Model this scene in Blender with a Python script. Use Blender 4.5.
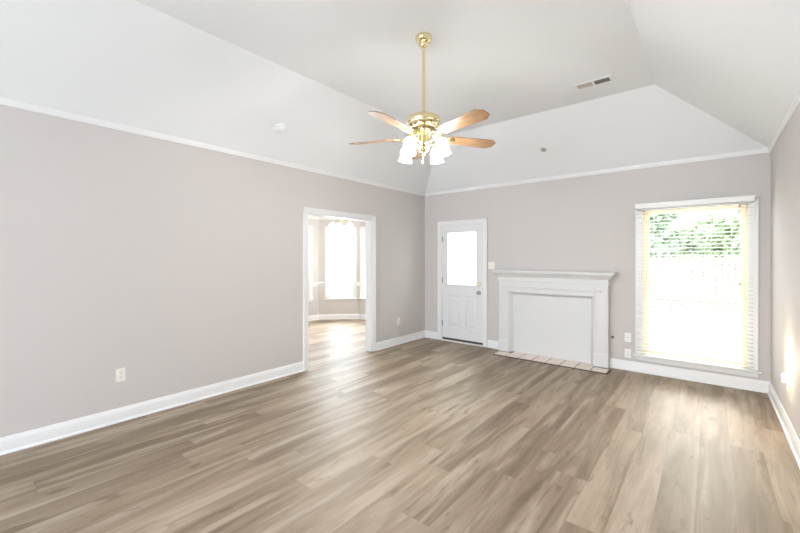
import bpy, bmesh, math, random
from mathutils import Matrix, Vector
random.seed(7)
scene = bpy.context.scene
COL = scene.collection
for o in list(bpy.data.objects):
    bpy.data.objects.remove(o)

# ------------------------------------------------------------------ camera
CAM_H = 1.45
YAW = math.atan(310 / 377.6)
cam_d = bpy.data.cameras.new('camera')
cam = bpy.data.objects.new('camera', cam_d)
COL.objects.link(cam)
cam.location = (0, 0, CAM_H)
cam.rotation_euler = (math.pi / 2, 0, YAW)
cam_d.sensor_width = 36
cam_d.sensor_fit = 'HORIZONTAL'
cam_d.lens = 377.6 / 800 * 36
cam_d.shift_y = -8.5 / 800
cam_d.clip_start = 0.05
scene.camera = cam

# ------------------------------------------------------------------ world, daylight, exposure
w = bpy.data.worlds.new('overcast_sky')
scene.world = w
w.use_nodes = True
wn = w.node_tree.nodes
wl = w.node_tree.links
bg = wn['Background']
tc = wn.new('ShaderNodeTexCoord')
sx = wn.new('ShaderNodeSeparateXYZ')
cr = wn.new('ShaderNodeValToRGB')
cr.color_ramp.elements[0].position = 0.0
cr.color_ramp.elements[0].color = (1.0, 1.0, 1.0, 1)
cr.color_ramp.elements[1].position = 0.7
cr.color_ramp.elements[1].color = (0.82, 0.91, 1.0, 1)
wl.new(tc.outputs['Generated'], sx.inputs[0])
wl.new(sx.outputs['Z'], cr.inputs[0])
wl.new(cr.outputs[0], bg.inputs['Color'])
bg.inputs['Strength'].default_value = 7.0

def area_light(name, loc, rot, sx_, sy_, power, col=(1, 1, 1), portal=False):
    l = bpy.data.lights.new(name, 'AREA')
    l.shape = 'RECTANGLE'
    l.size = sx_
    l.size_y = sy_
    l.energy = power
    l.color = col
    if portal:
        l.cycles.is_portal = True
    o = bpy.data.objects.new(name, l)
    COL.objects.link(o)
    o.location = loc
    o.rotation_euler = rot
    return o

HP = math.pi / 2
# added fill light at an invented opening behind the camera, evens out the walls
area_light('front_fill_light', (-1.77, -4.78, 1.40), (HP + math.radians(14), 0, 0), 3.9, 2.2, 155, (0.68, 0.85, 1.0))
# daylight at the window and at the bay of the breakfast nook
area_light('window_portal', (-0.165, 5.86, 1.14), (-HP, 0, 0), 1.1, 1.9, 1, portal=True)
area_light('bay_window_daylight', (-7.03, 6.25, 1.33), (-HP, 0, math.radians(45)), 0.9, 1.7, 30, (0.52, 0.76, 1.0))

sun_d = bpy.data.lights.new('hazy_sun', 'SUN')
sun_d.energy = 10
sun_d.angle = math.radians(52)
sun_d.color = (1.0, 0.90, 0.78)
sun = bpy.data.objects.new('hazy_sun', sun_d)
COL.objects.link(sun)
sun.rotation_euler = Vector((0.04, -1.0, -0.60)).to_track_quat('-Z', 'Y').to_euler()

scene.view_settings.view_transform = 'Standard'
scene.view_settings.look = 'None'
scene.view_settings.gamma = 1
scene.view_settings.use_curve_mapping = False
scene.view_settings.exposure = 0.23

# ------------------------------------------------------------------ dimensions
XL, XR, YB, YF = -4.05, 0.503, 5.65, -4.4
WH, CH, RUN = 2.62, 3.25, 0.945          # wall height, flat ceiling height, run of the slopes
T = 0.12

# ------------------------------------------------------------------ materials
MATS = {}
def new_mat(name):
    m = bpy.data.materials.new(name)
    m.use_nodes = True
    MATS[name] = m
    return m, m.node_tree.nodes, m.node_tree.links, m.node_tree.nodes['Principled BSDF']

def simple(name, col, rough=0.5, metal=0.0, bump=0.0, bscale=200, spec=0.5, emit=None, estr=0, var=0.0):
    m, n, l, b = new_mat(name)
    b.inputs['Base Color'].default_value = (*col, 1)
    b.inputs['Roughness'].default_value = rough
    b.inputs['Metallic'].default_value = metal
    b.inputs['Specular IOR Level'].default_value = spec
    if emit:
        b.inputs['Emission Color'].default_value = (*emit, 1)
        b.inputs['Emission Strength'].default_value = estr
    g = n.new('ShaderNodeTexCoord')
    t = n.new('ShaderNodeTexNoise')
    t.inputs['Scale'].default_value = bscale
    t.inputs['Detail'].default_value = 3
    l.new(g.outputs['Object'], t.inputs['Vector'])
    if bump:
        bp = n.new('ShaderNodeBump')
        bp.inputs['Strength'].default_value = bump
        bp.inputs['Distance'].default_value = 0.002
        l.new(t.outputs['Fac'], bp.inputs['Height'])
        l.new(bp.outputs[0], b.inputs['Normal'])
    if var:
        mx = n.new('ShaderNodeMix')
        mx.data_type = 'RGBA'
        mx.inputs['A'].default_value = (*[c * (1 - var) for c in col], 1)
        mx.inputs['B'].default_value = (*[min(1, c * (1 + var)) for c in col], 1)
        l.new(t.outputs['Fac'], mx.inputs['Factor'])
        l.new(mx.outputs['Result'], b.inputs['Base Color'])
    return m

simple('wall_paint', (0.60, 0.565, 0.548), 0.75, bump=0.08, bscale=350, spec=0.25)
simple('ceiling_paint', (0.84, 0.855, 0.87), 0.85, bump=0.1, bscale=260, spec=0.2)
simple('white_trim', (0.81, 0.81, 0.815), 0.32, bscale=60, bump=0.01)
simple('door_paint', (0.76, 0.765, 0.77), 0.35, bscale=60, bump=0.01)
simple('mantel_paint', (0.70, 0.70, 0.695), 0.38, bscale=60, bump=0.01)
simple('cream_jamb', (0.86, 0.74, 0.57), 0.45, bscale=80, bump=0.02)
simple('blind_white', (0.86, 0.85, 0.82), 0.4, bscale=90, bump=0.02)
simple('brass', (0.88, 0.76, 0.46), 0.2, metal=1.0, bscale=40, bump=0.01)
simple('antique_brass', (0.36, 0.30, 0.18), 0.3, metal=1.0, bscale=120, var=0.25)
simple('steel', (0.40, 0.40, 0.40), 0.28, metal=1.0, bscale=120, var=0.1)
simple('almond_plastic', (0.84, 0.82, 0.75), 0.35, bscale=80, bump=0.01)
simple('white_plastic', (0.86, 0.86, 0.84), 0.35, bscale=80, bump=0.01)
simple('dark_slot', (0.03, 0.03, 0.03), 0.6, bscale=80, bump=0.01)
simple('dark_bronze', (0.06, 0.045, 0.035), 0.45, bscale=80, bump=0.02)
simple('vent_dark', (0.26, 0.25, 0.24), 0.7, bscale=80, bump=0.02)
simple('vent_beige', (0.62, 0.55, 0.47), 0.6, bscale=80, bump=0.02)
simple('detector_grey', (0.38, 0.35, 0.33), 0.6, bscale=80, bump=0.02)
simple('grout', (0.20, 0.16, 0.12), 0.8, bscale=200, var=0.2)
simple('hearth_tile', (0.84, 0.74, 0.66), 0.35, bscale=9, var=0.12)
simple('hearth_edge', (0.09, 0.07, 0.055), 0.6, bscale=30, var=0.2)
simple('concrete', (0.62, 0.61, 0.58), 0.9, bscale=6, var=0.1)
simple('fence_wood', (0.20, 0.185, 0.16), 0.85, bscale=14, var=0.25)
simple('leaf_green', (0.30, 0.385, 0.27), 0.6, bscale=3, var=0.4)
simple('leaf_yellow_green', (0.36, 0.44, 0.28), 0.6, bscale=3, var=0.4)
simple('bark', (0.14, 0.10, 0.07), 0.9, bscale=20, var=0.3, bump=0.3)
simple('frosted_glass_lit', (0.95, 0.95, 0.93), 0.3, emit=(1.0, 0.97, 0.93), estr=38.0, bscale=60, bump=0.05)
simple('chandelier_glass_lit', (0.95, 0.95, 0.93), 0.3, emit=(1.0, 0.93, 0.80), estr=3.0, bscale=60, bump=0.05)
simple('night_light_lens', (0.95, 0.92, 0.85), 0.3, emit=(1.0, 0.86, 0.62), estr=12.0, bscale=60, bump=0.05)

def glass_mat(name='window_glass'):
    m = bpy.data.materials.new(name)
    m.use_nodes = True
    MATS[name] = m
    n, l = m.node_tree.nodes, m.node_tree.links
    n.clear()
    out = n.new('ShaderNodeOutputMaterial')
    tr = n.new('ShaderNodeBsdfTransparent')
    tr.inputs[0].default_value = (0.95, 0.97, 0.96, 1)
    gl = n.new('ShaderNodeBsdfGlossy')
    gl.inputs['Roughness'].default_value = 0.02
    fr = n.new('ShaderNodeFresnel')
    fr.inputs[0].default_value = 1.15
    mx = n.new('ShaderNodeMixShader')
    l.new(fr.outputs[0], mx.inputs[0])
    l.new(tr.outputs[0], mx.inputs[1])
    l.new(gl.outputs[0], mx.inputs[2])
    l.new(mx.outputs[0], out.inputs[0])
glass_mat()

def blind_mat(name, col, trans):
    m = bpy.data.materials.new(name)
    m.use_nodes = True
    MATS[name] = m
    n, l = m.node_tree.nodes, m.node_tree.links
    b = n['Principled BSDF']
    b.inputs['Base Color'].default_value = (*col, 1)
    b.inputs['Roughness'].default_value = 0.45
    ts = n.new('ShaderNodeBsdfTranslucent')
    ts.inputs[0].default_value = (*col, 1)
    mx = n.new('ShaderNodeMixShader')
    mx.inputs[0].default_value = trans
    out = n['Material Output']
    l.new(b.outputs[0], mx.inputs[1])
    l.new(ts.outputs[0], mx.inputs[2])
    l.new(mx.outputs[0], out.inputs[0])
blind_mat('blind_slat', (0.88, 0.86, 0.82), 0.15)
blind_mat('sheer_blind', (0.92, 0.92, 0.92), 0.5)

def wood_blade():
    m, n, l, b = new_mat('oak_blade')
    g = n.new('ShaderNodeTexCoord')
    mp = n.new('ShaderNodeMapping')
    mp.inputs['Scale'].default_value = (3.0, 26, 10)
    t = n.new('ShaderNodeTexNoise')
    t.inputs['Scale'].default_value = 2.2
    t.inputs['Detail'].default_value = 6
    t.inputs['Distortion'].default_value = 1.0
    c = n.new('ShaderNodeValToRGB')
    c.color_ramp.elements[0].position = 0.35
    c.color_ramp.elements[0].color = (0.17, 0.09, 0.04, 1)
    c.color_ramp.elements[1].position = 0.65
    c.color_ramp.elements[1].color = (0.31, 0.185, 0.09, 1)
    l.new(g.outputs['Object'], mp.inputs[0])
    l.new(mp.outputs[0], t.inputs[0])
    l.new(t.outputs['Fac'], c.inputs[0])
    l.new(c.outputs[0], b.inputs['Base Color'])
    b.inputs['Roughness'].default_value = 0.3
wood_blade()

def floor_mat():
    m, n, l, b = new_mat('vinyl_plank')
    PW, PL = 0.185, 1.5
    def math_(op, a, b_=None, c_=None):
        x = n.new('ShaderNodeMath')
        x.operation = op
        for i, v in enumerate((a, b_, c_)):
            if v is None:
                continue
            if isinstance(v, (int, float)):
                x.inputs[i].default_value = v
            else:
                l.new(v, x.inputs[i])
        return x.outputs[0]
    def comb(x, y, z):
        c = n.new('ShaderNodeCombineXYZ')
        for i, v in enumerate((x, y, z)):
            if isinstance(v, (int, float)):
                c.inputs[i].default_value = v
            else:
                l.new(v, c.inputs[i])
        return c.outputs[0]
    def wn_(vec):
        q = n.new('ShaderNodeTexWhiteNoise')
        q.noise_dimensions = '3D'
        l.new(vec, q.inputs['Vector'])
        return q.outputs['Value']
    def noise(vec, scale, detail, rough=0.5, dist=0.0):
        q = n.new('ShaderNodeTexNoise')
        q.inputs['Scale'].default_value = scale
        q.inputs['Detail'].default_value = detail
        q.inputs['Roughness'].default_value = rough
        q.inputs['Distortion'].default_value = dist
        l.new(vec, q.inputs['Vector'])
        return q.outputs['Fac']
    def ramp(v, p0, p1):
        q = n.new('ShaderNodeMapRange')
        q.interpolation_type = 'SMOOTHSTEP'
        q.inputs[1].default_value = p0
        q.inputs[2].default_value = p1
        l.new(v, q.inputs[0])
        return q.outputs[0]
    def mix(f, a, b_, mode='MIX'):
        q = n.new('ShaderNodeMix')
        q.data_type = 'RGBA'
        q.blend_type = mode
        if isinstance(f, (int, float)):
            q.inputs['Factor'].default_value = f
        else:
            l.new(f, q.inputs['Factor'])
        for k, v in (('A', a), ('B', b_)):
            if isinstance(v, tuple):
                q.inputs[k].default_value = (*v, 1)
            else:
                l.new(v, q.inputs[k])
        return q.outputs['Result']
    g = n.new('ShaderNodeTexCoord')
    s = n.new('ShaderNodeSeparateXYZ')
    l.new(g.outputs['Object'], s.inputs[0])
    X, Y = s.outputs[0], s.outputs[1]
    xr = math_('DIVIDE', math_('ADD', X, 0.064), PW)
    row = math_('FLOOR', xr)
    fx = math_('FRACT', xr)
    off = math_('MULTIPLY', wn_(comb(row, 3.3, 0)), PL)
    yr = math_('DIVIDE', math_('ADD', Y, off), PL)
    colm = math_('FLOOR', yr)
    fy = math_('FRACT', yr)
    pid = wn_(comb(row, colm, 1.7))
    pid2 = wn_(comb(row, colm, 9.1))
    gz = math_('MULTIPLY', pid, 40.0)
    # broad cathedral figure, fine grain and knots, all different from plank to plank
    v1 = comb(math_('MULTIPLY', X, 9.0), math_('MULTIPLY', Y, 0.9), gz)
    broad = noise(v1, 1.0, 4, 0.55, 0.5)
    v2 = comb(math_('MULTIPLY', X, 75.0), math_('MULTIPLY', Y, 4.5), gz)
    fine = noise(v2, 1.0, 5, 0.6, 0.5)
    v3 = comb(math_('MULTIPLY', X, 13.0), math_('MULTIPLY', Y, 4.2), math_('ADD', gz, 11.0))
    knot = noise(v3, 1.0, 3, 0.5, 0.25)
    v4 = comb(math_('MULTIPLY', X, 17.0), math_('MULTIPLY', Y, 1.9), math_('ADD', gz, 5.0))
    streak = noise(v4, 1.0, 5, 0.62, 0.7)
    base = mix(pid2, (0.205, 0.149, 0.099), (0.375, 0.291, 0.211))
    base = mix(math_('MULTIPLY', ramp(broad, 0.46, 0.70), 0.7), base, (0.49, 0.395, 0.31))
    base = mix(math_('MULTIPLY', ramp(broad, 0.49, 0.30), 0.7), base, (0.135, 0.093, 0.058))
    base = mix(math_('MULTIPLY', ramp(streak, 0.54, 0.72), 0.42), base, (0.105, 0.070, 0.043))
    base = mix(math_('MULTIPLY', ramp(fine, 0.45, 0.75), 0.25), base, (0.15, 0.105, 0.068))
    base = mix(math_('MULTIPLY', ramp(knot, 0.62, 0.76), 0.6), base, (0.125, 0.082, 0.052))
    ex = math_('MINIMUM', fx, math_('SUBTRACT', 1.0, fx))
    ey = math_('MINIMUM', fy, math_('SUBTRACT', 1.0, fy))
    seam = math_('MAXIMUM', ramp(ex, 0.012, 0.004), ramp(ey, 0.0014, 0.0005))
    base = mix(math_('MULTIPLY', seam, 0.30), base, (0.13, 0.095, 0.07))
    l.new(base, b.inputs['Base Color'])
    r = math_('ADD', math_('MULTIPLY', fine, 0.08), 0.43)
    l.new(r, b.inputs['Roughness'])
    b.inputs['Specular IOR Level'].default_value = 0.42
    bp = n.new('ShaderNodeBump')
    bp.inputs['Strength'].default_value = 0.12
    bp.inputs['Distance'].default_value = 0.002
    l.new(math_('SUBTRACT', fine, seam), bp.inputs['Height'])
    l.new(bp.outputs[0], b.inputs['Normal'])
floor_mat()

# ------------------------------------------------------------------ mesh helpers
class MB:
    """collects shapes into one mesh"""
    def __init__(self):
        self.v, self.f, self.mi = [], [], []
    def add(self, vs, fs, mi=0, M=None):
        o = len(self.v)
        for p in vs:
            p = Vector(p)
            self.v.append(tuple(M @ p if M is not None else p))
        for q in fs:
            self.f.append(tuple(o + i for i in q))
            self.mi.append(mi)
    def box(self, a, b, mi=0, M=None):
        x0, y0, z0 = a
        x1, y1, z1 = b
        vs = [(x0, y0, z0), (x1, y0, z0), (x1, y1, z0), (x0, y1, z0), (x0, y0, z1), (x1, y0, z1), (x1, y1, z1), (x0, y1, z1)]
        fs = [(0, 3, 2, 1), (4, 5, 6, 7), (0, 1, 5, 4), (1, 2, 6, 5), (2, 3, 7, 6), (3, 0, 4, 7)]
        self.add(vs, fs, mi, M)
    def prism(self, prof, u0, u1, mi=0, M=None, m0=0.0, m1=0.0):
        """profile of (y, z) points extruded along x; m0/m1 mitre the ends by m*y"""
        n = len(prof)
        vs = [(u0 + m0 * y, y, z) for y, z in prof] + [(u1 + m1 * y, y, z) for y, z in prof]
        fs = [(i, (i + 1) % n, n + (i + 1) % n, n + i) for i in range(n)]
        fs += [tuple(reversed(range(n))), tuple(range(n, 2 * n))]
        self.add(vs, fs, mi, M)
    def lathe(self, prof, seg=32, mi=0, M=None, wave=None):
        """profile of (r, z) about z; wave(i_prof, angle) -> radius factor"""
        vs, fs = [], []
        n = len(prof)
        for k in range(seg):
            a = 2 * math.pi * k / seg
            for i, (r, z) in enumerate(prof):
                q = r * (wave(i, a) if wave else 1)
                vs.append((q * math.cos(a), q * math.sin(a), z))
        for k in range(seg):
            k2 = (k + 1) % seg
            for i in range(n - 1):
                fs.append((k * n + i, k2 * n + i, k2 * n + i + 1, k * n + i + 1))
        self.add(vs, fs, mi, M)
        # caps
        o = len(self.v) - len(vs)
        if prof[0][0] > 1e-5 and not wave:
            self.f.append(tuple(o + k * n for k in reversed(range(seg)))); self.mi.append(mi)
        if prof[-1][0] > 1e-5 and not wave:
            self.f.append(tuple(o + k * n + n - 1 for k in range(seg))); self.mi.append(mi)
    def tube(self, pts, r, seg=10, mi=0, M=None):
        pts = [Vector(p) for p in pts]
        rs = r if isinstance(r, (list, tuple)) else [r] * len(pts)
        vs, fs = [], []
        up = Vector((0.123, 0.31, 0.94)).normalized()
        for i, p in enumerate(pts):
            d = (pts[min(i + 1, len(pts) - 1)] - pts[max(i - 1, 0)]).normalized()
            a = d.cross(up)
            if a.length < 1e-3:
                a = d.cross(Vector((1, 0, 0)))
            a.normalize()
            b = d.cross(a).normalized()
            for k in range(seg):
                t = 2 * math.pi * k / seg
                vs.append(p + (a * math.cos(t) + b * math.sin(t)) * rs[i])
        for i in range(len(pts) - 1):
            for k in range(seg):
                k2 = (k + 1) % seg
                fs.append((i * seg + k, i * seg + k2, (i + 1) * seg + k2, (i + 1) * seg + k))
        fs.append(tuple(range(seg)))
        fs.append(tuple((len(pts) - 1) * seg + k for k in reversed(range(seg))))
        self.add(vs, fs, mi, M)
    def build(self, name, mats, parent=None, smooth=False, bevel=0.0, M=None):
        me = bpy.data.meshes.new(name)
        me.from_pydata(self.v, [], self.f)
        bm = bmesh.new()
        bm.from_mesh(me)
        bmesh.ops.remove_doubles(bm, verts=bm.verts, dist=1e-6)
        bmesh.ops.recalc_face_normals(bm, faces=bm.faces)
        bm.to_mesh(me)
        bm.free()
        if not isinstance(mats, (list, tuple)):
            mats = [mats]
        for m in mats:
            me.materials.append(MATS[m])
        if len(mats) > 1 and len(me.polygons) == len(self.mi):
            for p, i in zip(me.polygons, self.mi):
                p.material_index = i
        if smooth:
            for p in me.polygons:
                p.use_smooth = True
            me.set_sharp_from_angle(angle=math.radians(38))
        o = bpy.data.objects.new(name, me)
        COL.objects.link(o)
        if parent is not None:
            o.parent = parent
        if M is not None:
            o.matrix_local = M
        if bevel:
            bv = o.modifiers.new('bevel', 'BEVEL')
            bv.width = bevel
            bv.segments = 2
            bv.limit_method = 'ANGLE'
            bv.angle_limit = math.radians(40)
        return o

def structure(o):
    o['kind'] = 'structure'
    return o

def tag(o, label, cat, group=None, kind=None):
    o['label'] = label
    o['category'] = cat
    if group:
        o['group'] = group
    if kind:
        o['kind'] = kind
    return o

def empty(name, M):
    o = bpy.data.objects.new(name, None)
    o.empty_display_size = 0.1
    COL.objects.link(o)
    o.matrix_world = M if isinstance(M, Matrix) else Matrix.Translation(Vector(M))
    return o

def frame(p0, p1, z=0.0):
    """wall frame: x runs along the wall, y points out of the room, z up"""
    d = Vector((p1[0] - p0[0], p1[1] - p0[1], 0))
    L = d.length
    d.normalize()
    y = Vector((-d.y, d.x, 0))
    M = Matrix(((d.x, y.x, 0, p0[0]), (d.y, y.y, 0, p0[1]), (0, 0, 1, z), (0, 0, 0, 1)))
    return M, L

def at(M, u, v=0, z=0):
    return M @ Matrix.Translation((u, v, z))

def wall(name, M, L, holes=(), h=WH, t=T, e0=0.0, e1=0.0, mat='wall_paint'):
    """solid wall with rectangular holes (u0, u1, z0, z1)"""
    us = sorted({-e0, L + e1, *[x for q in holes for x in q[:2]]})
    b = MB()
    for i in range(len(us) - 1):
        u0, u1 = us[i], us[i + 1]
        hs = sorted([(q[2], q[3]) for q in holes if q[0] <= u0 + 1e-6 and q[1] >= u1 - 1e-6])
        z = 0.0
        for z0, z1 in hs:
            if z0 > z + 1e-6:
                b.box((u0, 0, z), (u1, t, z0))
            z = z1
        if z < h:
            b.box((u0, 0, z), (u1, t, h))
    o = b.build(name, mat, M=None)
    o.matrix_world = M
    return structure(o)

BASE = [(0, 0), (-0.015, 0), (-0.015, 0.085), (-0.012, 0.098), (-0.007, 0.108), (-0.004, 0.12), (0, 0.122)]
SHOE = [(-0.015, 0), (-0.027, 0), (-0.026, 0.009), (-0.021, 0.016), (-0.015, 0.019)]
CROWN = [(0, WH), (-0.020, WH + 0.0125), (-0.020, WH - 0.008), (-0.016, WH - 0.014), (-0.013, WH - 0.028), (-0.009, WH - 0.036), (0, WH - 0.038)]

def moulding(name, M, runs, prof, mat='white_trim', extra=None):
    b = MB()
    for r in runs:
        u0, u1 = r[:2]
        m0, m1 = (r[2], r[3]) if len(r) > 2 else (0, 0)
        b.prism(prof, u0, u1, m0=m0, m1=m1)
        if extra:
            b.prism(extra, u0, u1, m0=m0, m1=m1)
    o = b.build(name, mat, smooth=True)
    o.matrix_world = M
    return structure(o)

# ------------------------------------------------------------------ floor, walls, ceiling
b = MB()
b.box((-7.6, -4.9, -0.12), (XR + T, YB + T, 0.0))
b.box((-7.6, YB + T, -0.12), (XL - T + 0.02, 6.9, 0.0))
structure(b.build('floor', 'vinyl_plank'))

FB, LB = frame((XL, YB), (XR, YB))                # back wall
FL, LL = frame((XL, YF), (XL, YB))                # left wall
FR, LR = frame((XR, YB), (XR, YF))                # right wall
FF, LF = frame((XR, YF), (XL, YF))                # wall behind the camera
ub = lambda x: x - XL
ul = lambda y: y - YF
ur = lambda y: YB - y

DOOR = (ub(-3.695), ub(-2.857), 0.0, 2.035)
WIN = (ub(-0.655), ub(0.325), 0.225, 2.055)
OPEN = (ul(3.03), ul(4.25), 0.0, 2.04)
wall('wall_back', FB, LB, [DOOR, WIN], e0=0.0, e1=T)
wall('wall_left', FL, LL, [OPEN], e0=T, e1=T)
wall('wall_right', FR, LR, [], e1=T)
wall('wall_front', FF, LF, [(0.45, 4.1, 0.35, 2.45)])  # unseen wall; its wide opening is invented to let the fill light in

b = MB()
p = {'a': (XL, YF), 'b': (XR, YF), 'c': (XR, YB), 'd': (XL, YB)}
q = {'a': (XL + RUN, YF + RUN), 'b': (XR - RUN, YF + RUN), 'c': (XR - RUN, YB - RUN), 'd': (XL + RUN, YB - RUN)}
vs = [(*p[k], WH) for k in 'abcd'] + [(*q[k], CH) for k in 'abcd']
vs2 = [(x, y, z + 0.08) for x, y, z in vs]
fs = [(0, 1, 5, 4), (1, 2, 6, 5), (2, 3, 7, 6), (3, 0, 4, 7), (4, 5, 6, 7)]
b.add(vs + vs2, fs + [tuple(8 + i for i in f) for f in fs] + [(0, 1, 9, 8), (1, 2, 10, 9), (2, 3, 11, 10), (3, 0, 8, 11)])
structure(b.build('ceiling', 'ceiling_paint'))

# crown moulding round the top of the walls
moulding('trim_1', FB, [(0, LB, -1, 1)], CROWN)
moulding('trim_2', FL, [(0, LL, -1, 1)], CROWN)
moulding('trim_3', FR, [(0, LR, -1, 1)], CROWN)
moulding('trim_4', FF, [(0, LF, -1, 1)], CROWN)
# baseboards
moulding('baseboard_back', FB, [(0, ub(-3.76), -1, 0), (ub(-2.79), ub(-2.545)), (ub(-1.03), LB, 0, 1)], BASE, extra=SHOE)
moulding('baseboard_left', FL, [(0, ul(2.965), -1, 0), (ul(4.317), LL, 0, 1)], BASE, extra=SHOE)
moulding('baseboard_right', FR, [(0, LR, -1, 1)], BASE, extra=SHOE)
moulding('baseboard_front', FF, [(0, LF, -1, 1)], BASE, extra=SHOE)

# ------------------------------------------------------------------ cased opening to the nook
def casing(b, u0, u1, z1, wdt, t=0.018, z0=0.0, y=0.0, s=1):
    """picture-frame casing with a raised outer edge; s=-1 on the far face"""
    def bx(a, c):
        ys = sorted((y, y - s * t)); b.box((a[0], ys[0], a[1]), (c[0], ys[1], c[1]))
        return
    def bx2(a, c, tt):
        ys = sorted((y, y - s * tt)); b.box((a[0], ys[0], a[1]), (c[0], ys[1], c[1]))
    e = wdt * 0.28
    bx((u0 - wdt, z0), (u0, z1)); bx((u1, z0), (u1 + wdt, z1)); bx((u0 - wdt, z1), (u1 + wdt, z1 + wdt))
    bx2((u0 - wdt, z0), (u0 - wdt + e, z1 + wdt - e), t + 0.006)
    bx2((u1 + wdt - e, z0), (u1 + wdt, z1 + wdt - e), t + 0.006)
    bx2((u0 - wdt, z1 + wdt - e), (u1 + wdt, z1 + wdt), t + 0.006)
b = MB()
casing(b, OPEN[0], OPEN[1], OPEN[3], 0.065)
casing(b, OPEN[0], OPEN[1], OPEN[3], 0.065, y=T, s=-1)
b.box((OPEN[0] - 0.001, -0.004, 0), (OPEN[0] + 0.018, T + 0.004, OPEN[3]))
b.box((OPEN[1] - 0.018, -0.004, 0), (OPEN[1] + 0.001, T + 0.004, OPEN[3]))
b.box((OPEN[0], -0.004, OPEN[3] - 0.018), (OPEN[1], T + 0.004, OPEN[3] + 0.001))
o = b.build('trim_5', 'white_trim', bevel=0.002)
o.matrix_world = FL
structure(o)

# ------------------------------------------------------------------ windows
def sash(b, u0, u1, z0, z1, y0, y1, w_=0.035, gl=None):
    b.box((u0, y0, z0), (u0 + w_, y1, z1)); b.box((u1 - w_, y0, z0), (u1, y1, z1))
    b.box((u0 + w_, y0, z0), (u1 - w_, y1, z0 + w_)); b.box((u0 + w_, y0, z1 - w_), (u1 - w_, y1, z1))

def make_window(name, M, u0, u1, z0, z1, mid, cas, jamb='cream_jamb', stool=True, t=T):
    """double hung window in a hole of the wall; M is the wall frame"""
    uc = (u0 + u1) / 2
    hw = (u1 - u0) / 2
    root = empty(name, at(M, uc, 0, 0))
    structure(root)
    j = MB()
    j.box((-hw, -0.002, z0), (-hw + 0.02, t + 0.02, z1)); j.box((hw - 0.02, -0.002, z0), (hw, t + 0.02, z1))
    j.box((-hw, -0.002, z1 - 0.02), (hw, t + 0.02, z1)); j.box((-hw, -0.002, z0), (hw, t + 0.03, z0 + 0.02))
    j.build('jamb', jamb, root)
    s = MB()
    sash(s, -hw + 0.02, hw - 0.02, z0 + 0.02, mid + 0.018, 0.045, 0.075)
    s.build('lower_sash', jamb, root, bevel=0.002)
    s = MB()
    sash(s, -hw + 0.02, hw - 0.02, mid - 0.018, z1 - 0.02, 0.078, 0.108)
    s.build('upper_sash', jamb, root, bevel=0.002)
    g = MB(); g.box((-hw + 0.05, 0.058, z0 + 0.05), (hw - 0.05, 0.061, mid - 0.01)); g.build('pane', 'window_glass', root)
    g = MB(); g.box((-hw + 0.05, 0.091, mid + 0.01), (hw - 0.05, 0.094, z1 - 0.05)); g.build('pane', 'window_glass', root)
    l_ = MB(); l_.lathe([(0.018, 0), (0.018, 0.006), (0.008, 0.012), (0.004, 0.014)], 14, M=Matrix.Translation((0, 0.05, mid + 0.018))); l_.box((-0.006, 0.03, mid + 0.026), (0.03, 0.042, mid + 0.032))
    l_.build('sash_lock', 'brass', root, smooth=True)
    c = MB()
    casing(c, -hw, hw, z1, cas, z0=z0)
    c.build('casing', 'white_trim', root, bevel=0.002)
    c = MB()
    c.box((-hw - cas - 0.025, -0.055, z0 - 0.022), (hw + cas + 0.025, 0.002, z0))
    c.build('sill', 'white_trim', root, bevel=0.006)
    c = MB()
    c.prism([(0, z0 - 0.022), (-0.016, z0 - 0.022), (-0.016, z0 - 0.066), (-0.010, z0 - 0.078), (0, z0 - 0.080)], -hw - cas, hw + cas)
    c.build('apron', 'white_trim', root, bevel=0.001)
    return root
make_window('window_1', FB, *WIN, 1.135, 0.08)

# ------------------------------------------------------------------ breakfast nook beyond the opening
NH = 2.44
NX, NYA, NYB = -7.13, 1.55, 6.35
K1, K2 = 5.67, -6.45
FN1, LN1 = frame((XL - T, NYA), (NX, NYA))
FN2, LN2 = frame((NX, NYA), (NX, K1))
FN3, LN3 = frame((NX, K1), (K2, NYB))
FN4, LN4 = frame((K2, NYB), (XL - T, NYB))
FN5, LN5 = frame((XL - T, NYB), (XL - T, YB + T))
NZ0, NZ1 = 0.50, 2.15
w2 = (LN2 - 1.02, LN2 - 0.25, NZ0, NZ1)
w3 = (LN3 / 2 - 0.30, LN3 / 2 + 0.36, NZ0, NZ1)
w4 = (0.06, 0.86, NZ0, NZ1)
wall('wall_nook_front', FN1, LN1, h=NH, e1=T)
wall('wall_nook_left', FN2, LN2, [w2], h=NH, e1=0.05)
wall('wall_nook_bay', FN3, LN3, [w3], h=NH, e0=0.0, e1=0.05)
wall('wall_nook_back', FN4, LN4, [w4], h=NH, e0=0.0, e1=T)
wall('wall_nook_right', FN5, LN5, h=NH)
b = MB()
b.box((NX - 0.3, NYA - T, NH), (XL - 0.001, NYB + 0.3, NH + 0.08))
structure(b.build('ceiling_nook', 'ceiling_paint'))
for i, (F_, w_) in enumerate(((FN2, w2), (FN3, w3), (FN4, w4))):
    make_window('window_%d' % (i + 2), F_, *w_, 1.33, 0.04, jamb='white_trim')
tt = math.tan(math.radians(22.5))
RAIL = [(0, 0.79), (-0.012, 0.79), (-0.016, 0.81), (-0.022, 0.83), (-0.03, 0.85), (-0.03, 0.865), (-0.018, 0.88), (0, 0.885)]
NCR = [(0, NH), (-0.07, NH), (-0.07, NH - 0.012), (-0.04, NH - 0.03), (-0.018, NH - 0.065), (-0.012, NH - 0.08), (0, NH - 0.08)]
def cut(L, hole, pad, m0, m1):
    return [(0, hole[0] - pad, m0, 0), (hole[1] + pad, L, 0, m1)]
moulding('trim_6', FN2, cut(LN2, w2, 0.05, -1, tt), RAIL)
moulding('trim_7', FN3, cut(LN3, w3, 0.05, -tt, tt), RAIL)
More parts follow.
